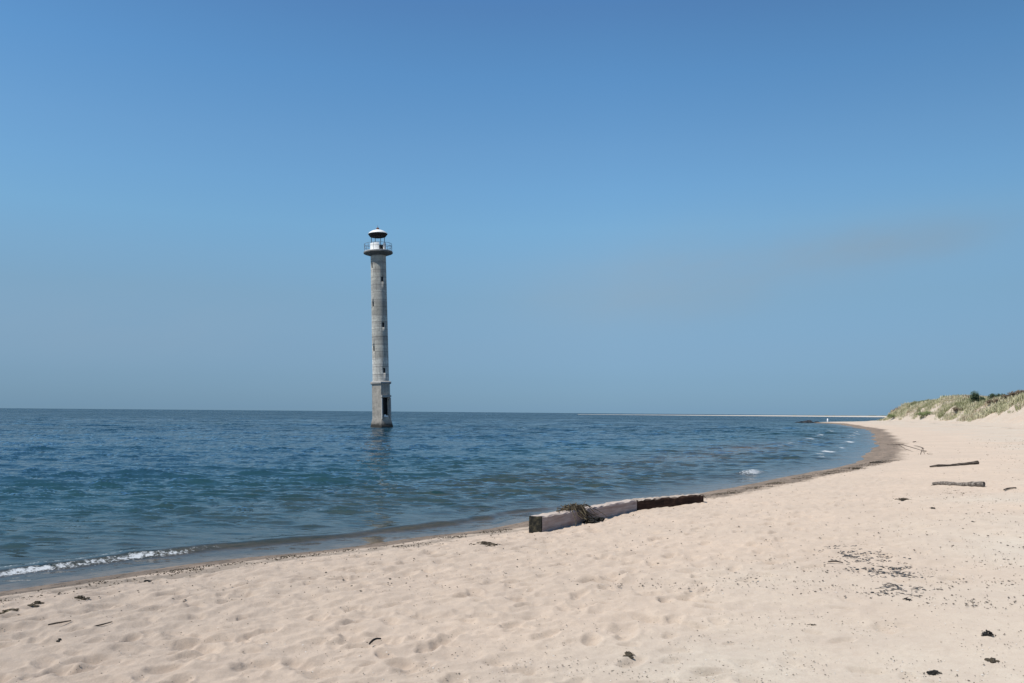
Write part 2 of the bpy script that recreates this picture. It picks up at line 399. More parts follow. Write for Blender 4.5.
foam += .75 * np.exp(-((WS + 5.2 - 4 * wob) / .5) ** 2) * ss(-.05, .5, pn(tl / 2.2, WS / 1.3, 87) + .5 * pn(tl / 8, tl * 0, 89)) * ss(44, 54, tl) * ss(160, 90, tl)
depth = np.maximum(W - GZ, 0)
opac = 1 - np.exp(-depth * 3.0)
ripple = (.34 + .66 * ss(-1.2, -5, WS)) * (.95 + .45 * pn(WX / 26, WY / 15, 90) + .3 * pn(WX / 90, WY / 70, 93)) * (1 + .45 * ss(40, 300, RR)) + ss(50, 110, RR) * (.75 * pn(WX / 3.5, WY / 11, 94) + .5 * pn(WX / 12, WY / 50, 95))
ripple = np.clip(ripple, .1, 3) * (.62 + .38 * ss(30, 90, RR))
tag(grid_mesh('sea', WX, WY, W, (GZ < .22) & (WS < 3.0), WATER, {'opac': opac, 'foam': np.clip(foam, 0, 1), 'ripple': ripple, 'deep': 1 - np.exp(-(depth / .95) ** 2), 'swell': 1.3 * ss(25, 90, RR)}), kind='structure')

# ------------------------------------------------------------------ far sandbar on the horizon
def far_bar():
    sand = mat_simple('pale_sand', [(.52, .46, .38), (.58, .52, .44)], .05, .95)
    V = []; F = []; n = 90
    for i in range(n + 1):
        t = i / n; x = 95 + t * 1100; y = 1180 - 150 * t
        h = (.25 + 1.1 * ss(0, .35, t) + .5 * float(pn(np.array([t * 9]), np.array([.3]), 5)[0]) * ss(.1, .3, t)); w = 16 + 60 * float(ss(0, .5, t))
        for k, (dy, z) in enumerate(((-w, -1.2), (-w * .55, .35 * h), (-.1 * w, h), (.5 * w, h * .8), (w, -1.2))): V.append((x, y + dy, z))
        if i: F += [((i - 1) * 5 + k, i * 5 + k, i * 5 + k + 1, (i - 1) * 5 + k + 1) for k in range(4)]
    tag(obj('far_sandbar', V, F, sand, smooth=True), kind='structure')
    # low scrub that shows as a thin dark line on its right half
    dk = mat_simple('far_scrub_green', [(.05, .075, .05), (.08, .10, .06)], .2, .95)
    g = G()
    for i in range(300):
        t = rnd.uniform(.28, 1.0); x = 95 + t * 1100; y = 1180 - 150 * t + 30 + rnd.uniform(0, 40)
        r = rnd.uniform(.8, 1.5) * (.5 + .5 * float(ss(.28, .5, t))); g.blob((x, y, 1.1 + r * .3), r, .3, 6, 4, (2.8, 1.3, .8))
    tag(g.build('far_scrub', dk), kind='stuff')
far_bar()

# ------------------------------------------------------------------ lighthouse
def mat_concrete(name, a, b_, c, bands=True, streak=.5):
    m, nt, b = mat(name, .9, .2); co = objco(nt)
    sx = N(nt, 'ShaderNodeSeparateXYZ'); nt.links.new(co, sx.inputs[0]); z = sx.outputs['Z']
    cz = N(nt, 'ShaderNodeCombineXYZ'); nt.links.new(z, cz.inputs['Z'])
    f1 = noise(nt, co, 1.1, 5, .65)
    base = mixc(nt, ramp(nt, f1, [(.35, 0.), (.65, 1.)]), a, b_)
    if bands:
        zz = mth(nt, 'DIVIDE', mth(nt, 'ADD', z, mth(nt, 'MULTIPLY', mth(nt, 'SUBTRACT', noise(nt, co, 2.0, 4, .7), .5), .5)), 25)
        base = mixc(nt, 1.0, base, ramp(nt, zz, [(.345, (1.12, 1.12, 1.12)), (.352, (.78, .77, .74)), (.40, (.88, .87, .84)), (.46, (.80, .79, .76)), (.47, (1.0, 1.0, .98)), (.57, (.98, .98, .96)), (.578, (.66, .65, .62)), (.635, (.72, .71, .68)), (.642, (.9, .89, .87)), (.72, (.98, .98, .96)), (.80, (.86, .85, .82))]), 'MULTIPLY')
        bd = noise(nt, cz.outputs[0], .75, 3, .75)
        base = mixc(nt, ramp(nt, bd, [(.44, 0.), (.60, .75)]), base, c)
        w = N(nt, 'ShaderNodeTexWave', wave_type='BANDS', bands_direction='Z', i_Scale=.33, i_Distortion=.6, i_Detail=2)
        nt.links.new(co, w.inputs['Vector'])
        base = mixc(nt, ramp(nt, w.outputs['Fac'], [(.0, .55), (.06, 0.)]), base, (.16, .15, .14))
    blot = noise(nt, co, 3.2, 5, .75)
    base = mixc(nt, ramp(nt, blot, [(.48, 0.), (.68, .6)]), base, (.19, .18, .16))
    stv = noise(nt, mapping(nt, co, (3.0, 3.0, .28)), 1.6, 4, .65)
    base = mixc(nt, mth(nt, 'MULTIPLY', ramp(nt, stv, [(.5, 0.), (.72, 1.)]), streak), base, (.15, .135, .12))
    # algae and splash stain at the waterline
    wl = mth(nt, 'ADD', z, mth(nt, 'MULTIPLY', mth(nt, 'SUBTRACT', noise(nt, co, 2.2, 4, .7), .5), .8))
    base = mixc(nt, ramp(nt, mth(nt, 'DIVIDE', wl, 2.0), [(.16, .95), (.30, .25), (.55, 0.)]), base, (.035, .034, .03))
    nt.links.new(base, b.inputs['Base Color']); bump(nt, b, noise(nt, co, 9, 4, .7), .5, .02); b.inputs['Diffuse Roughness'].default_value = 1.0
    return m

def lighthouse():
    conc = mat_concrete('shaft_concrete', (.66, .635, .57), (.55, .53, .475), (.33, .31, .28))
    pale = mat_concrete('plinth_concrete', (.50, .455, .39), (.38, .345, .295), (.2, .19, .17), False, .5)
    white = mat_simple('white_paint', [(.62, .62, .60), (.78, .78, .75)], 3, .6)
    dark = mat_simple('dark_iron_and_shade', [(.010, .010, .010), (.022, .02, .018)], 5, .8)
    void = mat_simple('dark_glass_and_shade', [(.012, .012, .013), (.02, .02, .022)], 3, .5)
    grey = mat_simple('trim_concrete', [(.24, .235, .22), (.34, .33, .31)], 3, .9); shaded = mat_simple('shaded_concrete', [(.09, .09, .088), (.18, .175, .165)], 3, .9)  # gallery concrete is darkened so its colour carries the underside shade
    rust = mat_simple('rusty_cap', [(.10, .04, .03), (.16, .07, .05)], 8, .8)
    rail = mat_simple('rail_steel', [(.10, .11, .13), (.16, .17, .19)], 8, .6)
    Dm = 104.0; cx = (383.2 - 512) / FPX * Dm
    root = empty('lighthouse', (cx, Dm, 0))
    tag(root, 'tall leaning grey concrete lighthouse tower standing abandoned in the sea', 'lighthouse')
    fa = math.atan2(-Dm, -cx)                     # direction from tower to viewpoint
    root.rotation_euler = (0, -R(2.45), 0)
    # hexagonal plinth, one edge towards the beach
    Rb = 1.31; foot = 1.62
    hx = [fa + k * math.pi / 3 for k in range(6)]
    def hexpt(r, k): return Vector((r * math.cos(hx[k % 6]), r * math.sin(hx[k % 6]), 0))
    g = G(); levels = [(foot, -2.0), (foot, .12), (Rb * 1.10, .75), (Rb, 1.15), (Rb * .985, 5.42)]
    V = []; F = []
    for r, z in levels:
        for k in range(6): p = hexpt(r, k); V.append((p.x, p.y, z))
    for i in range(len(levels) - 1):
        for k in range(6):
            if i >= 2 and k == 0: continue          # door face built apart
            F.append((i * 6 + k, i * 6 + (k + 1) % 6, (i + 1) * 6 + (k + 1) % 6, (i + 1) * 6 + k))
    F.append(tuple(range(24, 30)))
    g.add(V, F)
    # door face (face between hx[0] and hx[1]) with a tall opening
    p0, p1 = hexpt(Rb * 1.04, 0), hexpt(Rb * 1.04, 1); q0, q1 = hexpt(Rb * .985, 0), hexpt(Rb * .985, 1)
    def fp(u, z):
        t = min(max((z - 1.15) / (5.42 - 1.15), 0), 1); k = (z - .75) / .4
        if z < 1.15: a = hexpt(Rb * (1.10 - .10 * max(k, 0)), 0); b = hexpt(Rb * (1.10 - .10 * max(k, 0)), 1)
        else: a = hexpt(Rb * (1 - .015 * t), 0); b = hexpt(Rb * (1 - .015 * t), 1)
        p = a.lerp(b, u); return Vector((p.x, p.y, z))
    u0, u1, z0, z1 = .10, .84, 1.30, 3.70
    us = [0, u0, u1, 1]; zs = [.75, 1.15, z0, z1, 5.42]
    idx = {}; V = []; F = []
    for a, u in enumerate(us):
        for b, z in enumerate(zs): idx[a, b] = len(V); V.append(fp(u, z))
    for a in range(3):
        for b in range(4):
            if a == 1 and b == 2: continue
            F.append((idx[a, b], idx[a + 1, b], idx[a + 1, b + 1], idx[a, b + 1]))
    nrm = (p0 + p1).normalized()
    inn = []
    for (a, b) in ((1, 2), (2, 2), (2, 3), (1, 3)): inn.append(len(V)); V.append(V[idx[a, b]] - nrm * .45)
    cs = [idx[1, 2], idx[2, 2], idx[2, 3], idx[1, 3]]
    for k in range(4): F.append((cs[k], cs[(k + 1) % 4], inn[(k + 1) % 4], inn[k]))
    g.add(V, F)
    g.build('plinth', pale, root)
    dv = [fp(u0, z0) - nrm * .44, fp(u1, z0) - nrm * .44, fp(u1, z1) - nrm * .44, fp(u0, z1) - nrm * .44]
    obj('doorway_shade', [Vector(v) for v in dv] + [v - nrm * .05 for v in dv], [(0, 1, 2, 3), (7, 6, 5, 4), (0, 4, 5, 1), (1, 5, 6, 2), (2, 6, 7, 3), (3, 7, 4, 0)], void, root)  # black panel stands for the unlit room inside the open doorway
    fa2 = math.atan2(nrm.y, nrm.x); wid = (fp(1, 2) - fp(0, 2)).length
    g = G()
    def onface(u, z, off): return fp(u, z) + nrm * off
    for u in (.035, .93): c = onface(u, 2.35, .07); g.box(c, (.13, .075, 1.33), fa2)
    c = onface(.48, 3.87, .10); g.box(c, (.20, .66, .12), fa2)
    fr_ = g.build('door_frame', grey, root)
    g = G(); c = onface(.36, 1.43, -.02); g.box(c, (.12, .17, .15), fa2 + .12, .8); c = onface(.62, 1.38, -.05); g.box(c, (.1, .12, .08), fa2 - .2, .7)
    g.build('rubble', white, root)
    g = G(); c = onface(.80, 1.95, -.06); g.box(c, (.04, .05, .66), fa2); g.build('door_post', grey, root)
    # ledge
    g = G(); V = []; F = []
    for r, z in ((1.30, 5.42), (1.50, 5.50), (1.50, 5.68), (1.22, 5.80)):
        for k in range(6): p = hexpt(r, k); V.append((p.x, p.y, z))
    for i in range(3): F += [(i * 6 + k, i * 6 + (k + 1) % 6, i * 6 + 6 + (k + 1) % 6, i * 6 + 6 + k) for k in range(6)]
    F += [tuple(range(6))[::-1], tuple(range(18, 24))]
    g.add(V, F); g.build('ledge', grey, root)
    # round shaft with window openings
    n = 60; zb, zt = 5.78, 22.15
    wins = [(-57, 20.25), (22, 18.45), (-56, 15.3), (23, 12.6), (-55, 9.6), (22, 6.8)]   # degrees to the right of the beach side, sill height
    zl = {zb, zt}
    for a, z in wins: zl |= {z, z + .62}
    for z in np.arange(zb, zt, .9): 
        if min(abs(z - q) for q in zl) > .25: zl.add(float(z))
    zl = sorted(zl); rad = lambda z: 1.03 + (.975 - 1.03) * (z - zb) / (zt - zb)
    V = []; F = []; hole = set()
    for z in zl:
        for k in range(n): q = fa + 2 * math.pi * k / n; V.append((rad(z) * math.cos(q), rad(z) * math.sin(q), z))
    panes = []
    for a, z in wins:
        k0 = round(a / 6.0) - 1; i = zl.index(z)
        for k in (k0, k0 + 1, k0 + 2): hole.add((i, k % n))
        cs = [i * n + k0 % n, i * n + (k0 + 3) % n, (i + 1) * n + (k0 + 3) % n, (i + 1) * n + k0 % n]
        cm = [i * n + (k0 + 1) % n, i * n + (k0 + 2) % n, (i + 1) * n + (k0 + 2) % n, (i + 1) * n + (k0 + 1) % n]
        qd = fa + 2 * math.pi * (k0 + 1.5) / n; dd = Vector((math.cos(qd), math.sin(qd), 0)); b0 = len(V)
        for c in cs: V.append(tuple(Vector(V[c]) - dd * .07))
        F += [(cs[0], cm[0], cm[1], cs[1], b0 + 1, b0), (cs[1], cs[2], b0 + 2, b0 + 1), (cs[2], cm[2], cm[3], cs[3], b0 + 3, b0 + 2), (cs[3], cs[0], b0, b0 + 3)]
        panes.append(([Vector(V[b0 + j]) + dd * .02 for j in range(4)], dd))
    for i in range(len(zl) - 1):
        for k in range(n):
            if (i, k) in hole: continue
            F.append((i * n + k, i * n + (k + 1) % n, (i + 1) * n + (k + 1) % n, (i + 1) * n + k))
    sh = obj('shaft', V, F, conc, root, True)
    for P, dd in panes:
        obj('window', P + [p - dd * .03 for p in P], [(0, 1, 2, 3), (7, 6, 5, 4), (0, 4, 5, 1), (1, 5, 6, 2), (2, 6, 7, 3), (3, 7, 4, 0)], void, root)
    # gallery
    g = G(); g.lathe([(.90, 21.88), (1.06, 21.95), (1.80, 22.20), (1.86, 22.24), (1.86, 22.40), (1.84, 22.42)], 48); g.build('gallery', shaded, root)
    g = G(); g.lathe([(1.80, 22.42), (1.80, 22.47), (1.0, 22.52)], 48); g.build('gallery_deck', white, root)  # white ring paints in the light caught by the rim's upper edge
    g = G()
    for zz in (23.05, 23.42): g.tube([(1.76 * math.cos(2 * math.pi * k / 40), 1.76 * math.sin(2 * math.pi * k / 40), zz) for k in range(41)], .022, 6, False)
    for k in range(14): q = fa + .12 + 2 * math.pi * k / 14; g.tube([(1.76 * math.cos(q), 1.76 * math.sin(q), 22.4), (1.76 * math.cos(q), 1.76 * math.sin(q), 23.42)], .02, 6)
    g.build('railing', rail, root)
    # lantern parapet, with an open doorway towards the right of the beach side
    g = G(); n = 48; a0, a1 = 1, 6
    V = []; F = []
    for r in (1.0, .90):
        for z in (22.46, 23.52):
            for k in range(n): q = fa + 2 * math.pi * k / n; V.append((r * math.cos(q), r * math.sin(q), z))
    for k in range(n):
        j = (k + 1) % n
        if a0 <= k < a1: continue
        F += [(k, j, n + j, n + k), (2 * n + j, 2 * n + k, 3 * n + k, 3 * n + j), (n + k, n + j, 3 * n + j, 3 * n + k)]
    for k in (a0, a1): F.append((k, n + k, 3 * n + k, 2 * n + k))
    g.add(V, F); g.build('lantern_parapet', white, root)
    g = G()
    for k in range(a0, a1):
        q0, q1 = fa + 2 * math.pi * k / n, fa + 2 * math.pi * (k + 1) / n
        g.add([(.88 * math.cos(q0), .88 * math.sin(q0), 22.5), (.88 * math.cos(q1), .88 * math.sin(q1), 22.5), (.88 * math.cos(q1), .88 * math.sin(q1), 23.2), (.88 * math.cos(q0), .88 * math.sin(q0), 23.2),
               (.85 * math.cos(q0), .85 * math.sin(q0), 22.5), (.85 * math.cos(q1), .85 * math.sin(q1), 22.5), (.85 * math.cos(q1), .85 * math.sin(q1), 23.2), (.85 * math.cos(q0), .85 * math.sin(q0), 23.2)],
              [(0, 1, 2, 3), (5, 4, 7, 6), (3, 2, 6, 7), (0, 4, 5, 1)])
    g.build('lantern_opening_shade', dark, root)  # dark panels stand for the shade within the open lantern doorway
    for k in range(8):
        q = fa + R(22.5) + 2 * math.pi * k / 8; g = G()
        g.tube([(.90 * math.cos(q), .90 * math.sin(q), 23.5), (.90 * math.cos(q), .90 * math.sin(q), 24.45)], .035, 8); g.build('lantern_post', dark, root)
    g = G(); g.lathe([(.86, 24.38), (1.0, 24.42), (1.22, 24.72), (1.23, 24.76)], 48); g.build('roof_soffit', dark, root)  # near-black colour paints the shade under the roof
    g = G(); g.lathe([(1.25, 24.76), (1.25, 24.80), (1.05, 25.0), (.70, 25.2), (.30, 25.33), (.14, 25.36)], 48); g.build('roof', white, root, True)
    g = G(); g.lathe([(.06, 25.36), (.19, 25.42), (.20, 25.52), (.10, 25.62), (.03, 25.66)], 16); g.tube([(0, 0, 25.62), (0, 0, 25.95)], .015, 6); g.build('finial', rust, root, True)
lighthouse()

# ------------------------------------------------------------------ timber beams
def plank_mat(name, cols, dark, amt, sc_=2.5):
    m, nt, b = mat(name, .85, .2); co = objco(nt)
    gr = noise(nt, mapping(nt, co, (.5, 9, 9)), sc_, 5, .65)
    c = ramp(nt, gr, [(.3, cols[0]), (.5, cols[1]), (.7, cols[2])])
    p = ramp(nt, noise(nt, mapping(nt, co, (1, 2.5, 2.5)), 1.7, 5, .7), [(.52, 0.), (.66, 1.)])
    c = mixc(nt, mth(nt, 'MULTIPLY', p, amt), c, dark)
    # sunlit top painted in: paler colour on the upward side, broken by noise
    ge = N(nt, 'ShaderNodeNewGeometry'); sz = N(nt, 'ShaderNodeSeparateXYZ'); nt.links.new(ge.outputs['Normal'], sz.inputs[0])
    top_lit = mth(nt, 'MULTIPLY', ramp(nt, sz.outputs['Z'], [(.6, 0.), (.85, 1.)]), ramp(nt, noise(nt, co, 7, 4, .7), [(.35, 1.), (.62, .45)]))
    c = mixc(nt, top_lit, c, (.52, .43, .345))
    nt.links.new(c, b.inputs['Base Color']); bump(nt, b, gr, .7, .012); return m

def beam(name, A, B, width, height, sink, sink2, mt, endmt, label, lift=0.0, wear=.012):
    """squared timber; A, B are the landward lower corners of its two ends"""
    A = A - Vector((0, 0, sink)); B = B - Vector((0, 0, sink2)); sink = 0; d = (B - A); L = d.length; d.normalize(); side = Vector((-d.y, d.x, 0)).normalized()
    root = empty(name, A - Vector((0, 0, sink)), (0, -math.asin(d.z), math.atan2(d.y, d.x)))
    tag(root, label, 'beam', 'squared timber beams lying end to end')
    n = 28; V = []; F = []; rr = random.Random(len(label))
    prof = [(0, 0), (0, .5), (0, .93), (.07, 1), (.5, 1.0), (.93, 1), (1, .93), (1, .5), (1, 0)]
    m = len(prof)
    for i in range(n + 1):
        x = L * i / n
        for (y, z) in prof:
            w = wear * (.3 + (z > .9) * .8)
            V.append((x + rr.uniform(-1, 1) * wear * (i in (0, n)), y * width + rr.uniform(-1, 1) * w * .6, z * height + lift + rr.uniform(-1, 1) * w * .7))
    for i in range(n):
        for k in range(m - 1): F.append((i * m + k, (i + 1) * m + k, (i + 1) * m + k + 1, i * m + k + 1))
        F.append((i * m + m - 1, (i + 1) * m + m - 1, (i + 1) * m, i * m))
    obj('timber', V, F, mt, root)
    for i, s in ((0, -1), (n, 1)):       # end grain, proud of the timber by 3 mm
        g = G(); x = L * i / n; c = (x + s * .012, width * .5, height * .5 + lift)
        g.box(c, (.012, width * .49, height * .49)); g.build('end_grain', endmt, root)
    return root, d, side
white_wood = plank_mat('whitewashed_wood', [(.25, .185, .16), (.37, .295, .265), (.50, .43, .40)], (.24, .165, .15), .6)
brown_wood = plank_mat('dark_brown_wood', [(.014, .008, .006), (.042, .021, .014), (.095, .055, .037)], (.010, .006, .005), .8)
end_wood = mat_simple('rotten_end_grain', [(.006, .006, .005), (.015, .014, .010), (.06, .05, .03)], 14, .9, 30, .01)
end_brown = mat_simple('brown_end_grain', [(.02, .012, .008), (.06, .03, .02)], 14, .9, 30, .01)
A = at(542, 533); B = at(637, 510.5)
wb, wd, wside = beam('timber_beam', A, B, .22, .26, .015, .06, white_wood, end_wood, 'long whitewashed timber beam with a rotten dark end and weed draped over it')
B2 = at(703, 503); A2 = B + (B2 - B).normalized() * .03; A2.z = h1(A2.x, A2.y)
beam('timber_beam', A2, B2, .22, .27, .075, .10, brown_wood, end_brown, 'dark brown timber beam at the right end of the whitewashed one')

# ------------------------------------------------------------------ weed and sticks
weed_black = mat_simple('black_weed', [(.010, .010, .009), (.030, .026, .020)], 20, .8)
weed_brown = mat_simple('brown_weed', [(.035, .028, .018), (.09, .07, .045)], 20, .85)
weed_olive = mat_simple('olive_weed', [(.020, .016, .010), (.070, .053, .031), (.175, .145, .09)], 9, .8)
weed_grey = mat_simple('grey_weed', [(.035, .036, .038), (.09, .09, .09)], 12, .9)
wood_grey = mat_simple('grey_driftwood', [(.05, .04, .032), (.14, .115, .095), (.30, .26, .22)], 4, .9, 30, .006, stretch=(1, 6, 6))
wood_dark = mat_simple('dark_driftwood', [(.028, .022, .018), (.075, .058, .045), (.17, .14, .115)], 4, .9, 30, .006, stretch=(1, 6, 6))
grit = mat_simple('grit', [(.04, .034, .028), (.12, .10, .08), (.2, .17, .14)], 60, .9)
shell = mat_simple('shell_chips', [(.50, .46, .40), (.72, .69, .64)], 30, .7)

def strand(g, c, L, ang, r, lift, ground=True, wig=.5):
    pts = []; x, y = c[0] - math.cos(ang) * L / 2, c[1] - math.sin(ang) * L / 2; k = 6
    for i in range(k + 1):
        pts.append((x, y, c[2] + r + lift * math.sin(math.pi * i / k) * rnd.uniform(.5, 1)))
        ang += rnd.uniform(-wig, wig); x += math.cos(ang) * L / k; y += math.sin(ang) * L / k
    g.tube(pts, [r * (.4 + .6 * math.sin(math.pi * (i + .6) / (k + 1.2))) for i in range(k + 1)], 5, True, .15, .6)

def clump(px, py, w, d, h, n, mt, label, cat='seaweed', name='seaweed_clump', group='weed clumps washed up on the sand', chunk=.5):
    p = at(px, py); w *= .8; g = G(); w *= .8; d *= .8; g.blob((0, 0, .0), .42 * w, .5, 9, 4, (1, d / w, .18 * h / w + .05))
    for i in range(n):
        u, v = rnd.gauss(0, .30), rnd.gauss(0, .30); x, y = u * w, v * d
        if abs(u) > 1 or abs(v) > 1: continue
        zz = h1(p.x + x, p.y + y) - p.z - .004; pile = h * max(0, 1 - math.hypot(u, v)) * rnd.uniform(.0, .8)
        if rnd.random() < chunk: g.blob((x, y, zz + pile + .004), rnd.uniform(.012, .035) * (w / .3) ** .5, .4, 6, 4, (1.5, 1, .55))
        else: strand(g, (x, y, zz + pile), rnd.uniform(.25, .7) * w, rnd.gauss(0, .6), rnd.uniform(.003, .007) * (w / .2) ** .4, h * .3)
    o = g.build(name, mt); o.location = p; return tag(o, label, cat, group)

clump(988, 636.5, .085, .10, .05, 26, weed_black, 'black weed clump at the right edge, thickest dark lump in the foreground')
clump(934, 674, .10, .06, .02, 22, weed_black, 'flat black weed scrap on the bottom right sand, lowest of the dark scraps')
clump(990, 661, .10, .07, .02, 16, weed_brown, 'small brown weed scrap just below the black lump at right')
clump(907.5, 600.5, .07, .10, .03, 18, weed_black, 'small black weed lump just below the two gritty weed patches')
clump(812, 627, .08, .08, .02, 14, weed_brown, 'little dark double scrap of weed alone on clean sand left of the patches')
clump(629, 655, .09, .12, .02, 30, weed_brown, 'crumbly brown weed scrap beside pale shell bits near the bottom middle')
clump(485, 545.5, .36, .34, .06, 90, weed_brown, 'brown weed heap on damp sand left of the beam end')
clump(903, 500, .34, .30, .04, 50, weed_brown, 'brown weed strip lying below the lower driftwood log')
clump(933, 508.5, .12, .10, .03, 14, weed_black, 'tiny dark weed scrap between the weed strip and the gritty patch')
clump(972, 522.5, .08, .10, .03, 10, weed_black, 'lone black weed speck on bare sand at far right')
clump(36, 605, .12, .16, .04, 34, weed_brown, 'brown weed lump on the wrack line, near the left edge')
clump(80, 600, .16, .13, .04, 36, weed_brown, 'wide brown weed heap on the wrack line below the foam')
clump(147, 583, .11, .13, .04, 26, weed_black, 'blackish weed lump on the wrack line below the end of the foam')
clump(10, 612, .15, .18, .03, 36, weed_olive, 'olive weed mat at the far left end of the wrack line')
clump(60, 641, .05, .06, .02, 10, weed_black, 'small black crumb of weed in trodden sand at lower left')
clump(857, 441 + 28, .5, .7, .06, 40, weed_brown, 'dark weed heap along the edge of wet sand in the bay')
clump(877, 462.5, .6, .8, .06, 44, weed_black, 'dark weed heap where the damp sand ends, nearer the driftwood branch')
# two gritty patches
def weed_patch(px, py, w, d, n, mt, ang=0.0):
    p = at(px, py); g = G(); pass
    for i in range(n):
        v = rnd.uniform(-.95, .95); u = rnd.gauss(0, .42) * (1.1 - .5 * abs(v)) + .3 * v
        if float(pn(np.array([u * 3.1 + px]), np.array([v * 4.5 + py]), 55)[0]) < rnd.uniform(-.45, .25): continue
        x = u * w; y = v * d; zz = h1(p.x + x, p.y + y) - p.z - .003
        if rnd.random() < .45: strand(g, (x, y, zz), rnd.uniform(.02, .09), rnd.gauss(ang, .8), rnd.uniform(.002, .006), .006)
        else: g.blob((x, y, zz + .004), rnd.uniform(.003, .013), .4, 6, 4, (1.6, 1, .6))
    o = g.build('seaweed_patch', mt); o.location = p; tag(o, kind='stuff')
weed_patch(868, 561, .50, 1.10, 950, weed_grey)
weed_patch(893, 590, .34, .36, 190, weed_grey)
weed_patch(960, 492, .5, .5, 120, weed_brown)

def log(px0, py0, px1, py1, r0, r1, mt, label, bend=.05, name='driftwood_log', cat='driftwood', group='driftwood logs on the upper beach', n=16, stub=True, sink=.25):
    A, B = at(px0, py0), at(px1, py1); d = B - A; L = math.hypot(d.x, d.y); g = G(); ctrl = []
    c = (A + B) / 2; c.z = h1(c.x, c.y)
    sd = Vector((-d.y, d.x, 0)).normalized()
    for i in range(n + 1):
        t = i / n; p = A.lerp(B, t) + sd * (bend * L * math.sin(math.pi * t) + .012 * rnd.uniform(-1, 1))
        r = (r0 + (r1 - r0) * t) * (1 + .09 * math.sin(t * 13 + px0) + .07 * rnd.uniform(-1, 1)) * (1 - .35 * max(0, .15 - t) / .15)
        p.z = max(A.z + (B.z - A.z) * t, h1(p.x, p.y) - .4 * r) + r * (1 - sink) + .008 * L * math.sin(t * 7 + 1)
        ctrl.append((p - c, r))
    g.tube([q for q, r in ctrl], [r for q, r in ctrl], 10, True, .10)
    o = g.build(name, mt, None, False); o.location = c; tag(o, label, cat, group)
    return o, c, ctrl
log(930, 467.5, 978, 464.5, .035, .062, wood_dark, 'dark driftwood log, the upper of two lying on the right hand sand', .02)
log(933, 485, 984, 486.8, .05, .062, wood_grey, 'grey driftwood log with a split end, the lower of two on the right hand sand', -.03)
log(914, 447, 922, 453, .02, .012, wood_dark, 'short dead branch leaning off the bank of damp sand', .05, 'driftwood_branch', 'driftwood', 'dead branches at the edge of the damp sand', 10)
# bowed branch standing up in a loop
def loop_branch():
    p = at(923.5, 454.5); g = G(); pts = []
    for i in range(13):
        t = i / 12; pts.append((-.14 + .30 * t + .06 * math.sin(t * 5), .12 * math.sin(t * 3), .34 * math.sin(math.pi * min(t * 1.08, 1)) ** .8 - .02))
    g.tube(pts, [.016 - .008 * i / 12 for i in range(13)], 7)
    g.tube([(.16, .0, .05), (.22, .0, .02), (.42, -.02, .02)], [.012, .014, .010], 6)
    o = g.build('bowed_branch', wood_dark); o.location = p; tag(o, 'bent dead branch arching up out of the sand beyond the driftwood logs', 'driftwood')
    p = at(916, 451.5); g = G(); g.tube([(-1.0, 1.0, .28), (-.5, .5, .33), (.0, .1, .15), (.35, -.2, .01)], [.012, .016, .016, .012], 7); g.tube([(-.6, .6, .32), (-.5, .1, .12), (-.35, -.35, .01)], [.013, .012, .008], 7)
    o = g.build('forked_branch', wood_dark); o.location = p; tag(o, 'forked dead branch resting on the edge of the damp sand', 'driftwood')
loop_branch()
def stick(px0, py0, px1, py1, r, mt, label, arch=.0, bend=.0, name='stick', group='sticks lying on the sand'):
    A, B = at(px0, py0), at(px1, py1); c = (A + B) / 2; g = G(); pts = []; d = B - A; sd = Vector((-d.y, d.x, 0))
    for i in range(9):
        t = i / 8; p = A.lerp(B, t) + sd * bend * math.sin(math.pi * t); p.z = h1(p.x, p.y) + r * .8 + arch * math.sin(math.pi * t) + .012; pts.append(p - c)
    g.tube(pts, [r * (1.0 - .45 * abs(i / 8 - .4)) for i in range(9)], 7, True, .12)
    o = g.build(name, mt); o.location = c; tag(o, label, 'stick', group)
stick(369.5, 646.5, 380.5, 641.5, .0085, weed_black, 'short curved black stick alone on the trodden sand at bottom middle', .012, .045)
stick(48, 627, 71, 623, .007, wood_dark, 'brown twig lying in trodden sand at lower left, left one of a pair', .0, .03)
stick(94, 629, 112, 624, .006, wood_dark, 'brown twig lying in trodden sand at lower left, right one of a pair', .0, -.03)
stick(828, 563.5, 843, 564.8, .009, wood_dark, 'thin twig lying just left of the large weed patch', .01, .03)
stick(1004, 491, 1016, 489, .018, wood_dark, 'short dark stick right of the lower driftwood log', .01, .03)
stick(913, 412 + 30.5, 916, 412 + 30.2, .03, wood_dark, 'tiny dark stick on the pale sand beyond the branches', .0, .03)

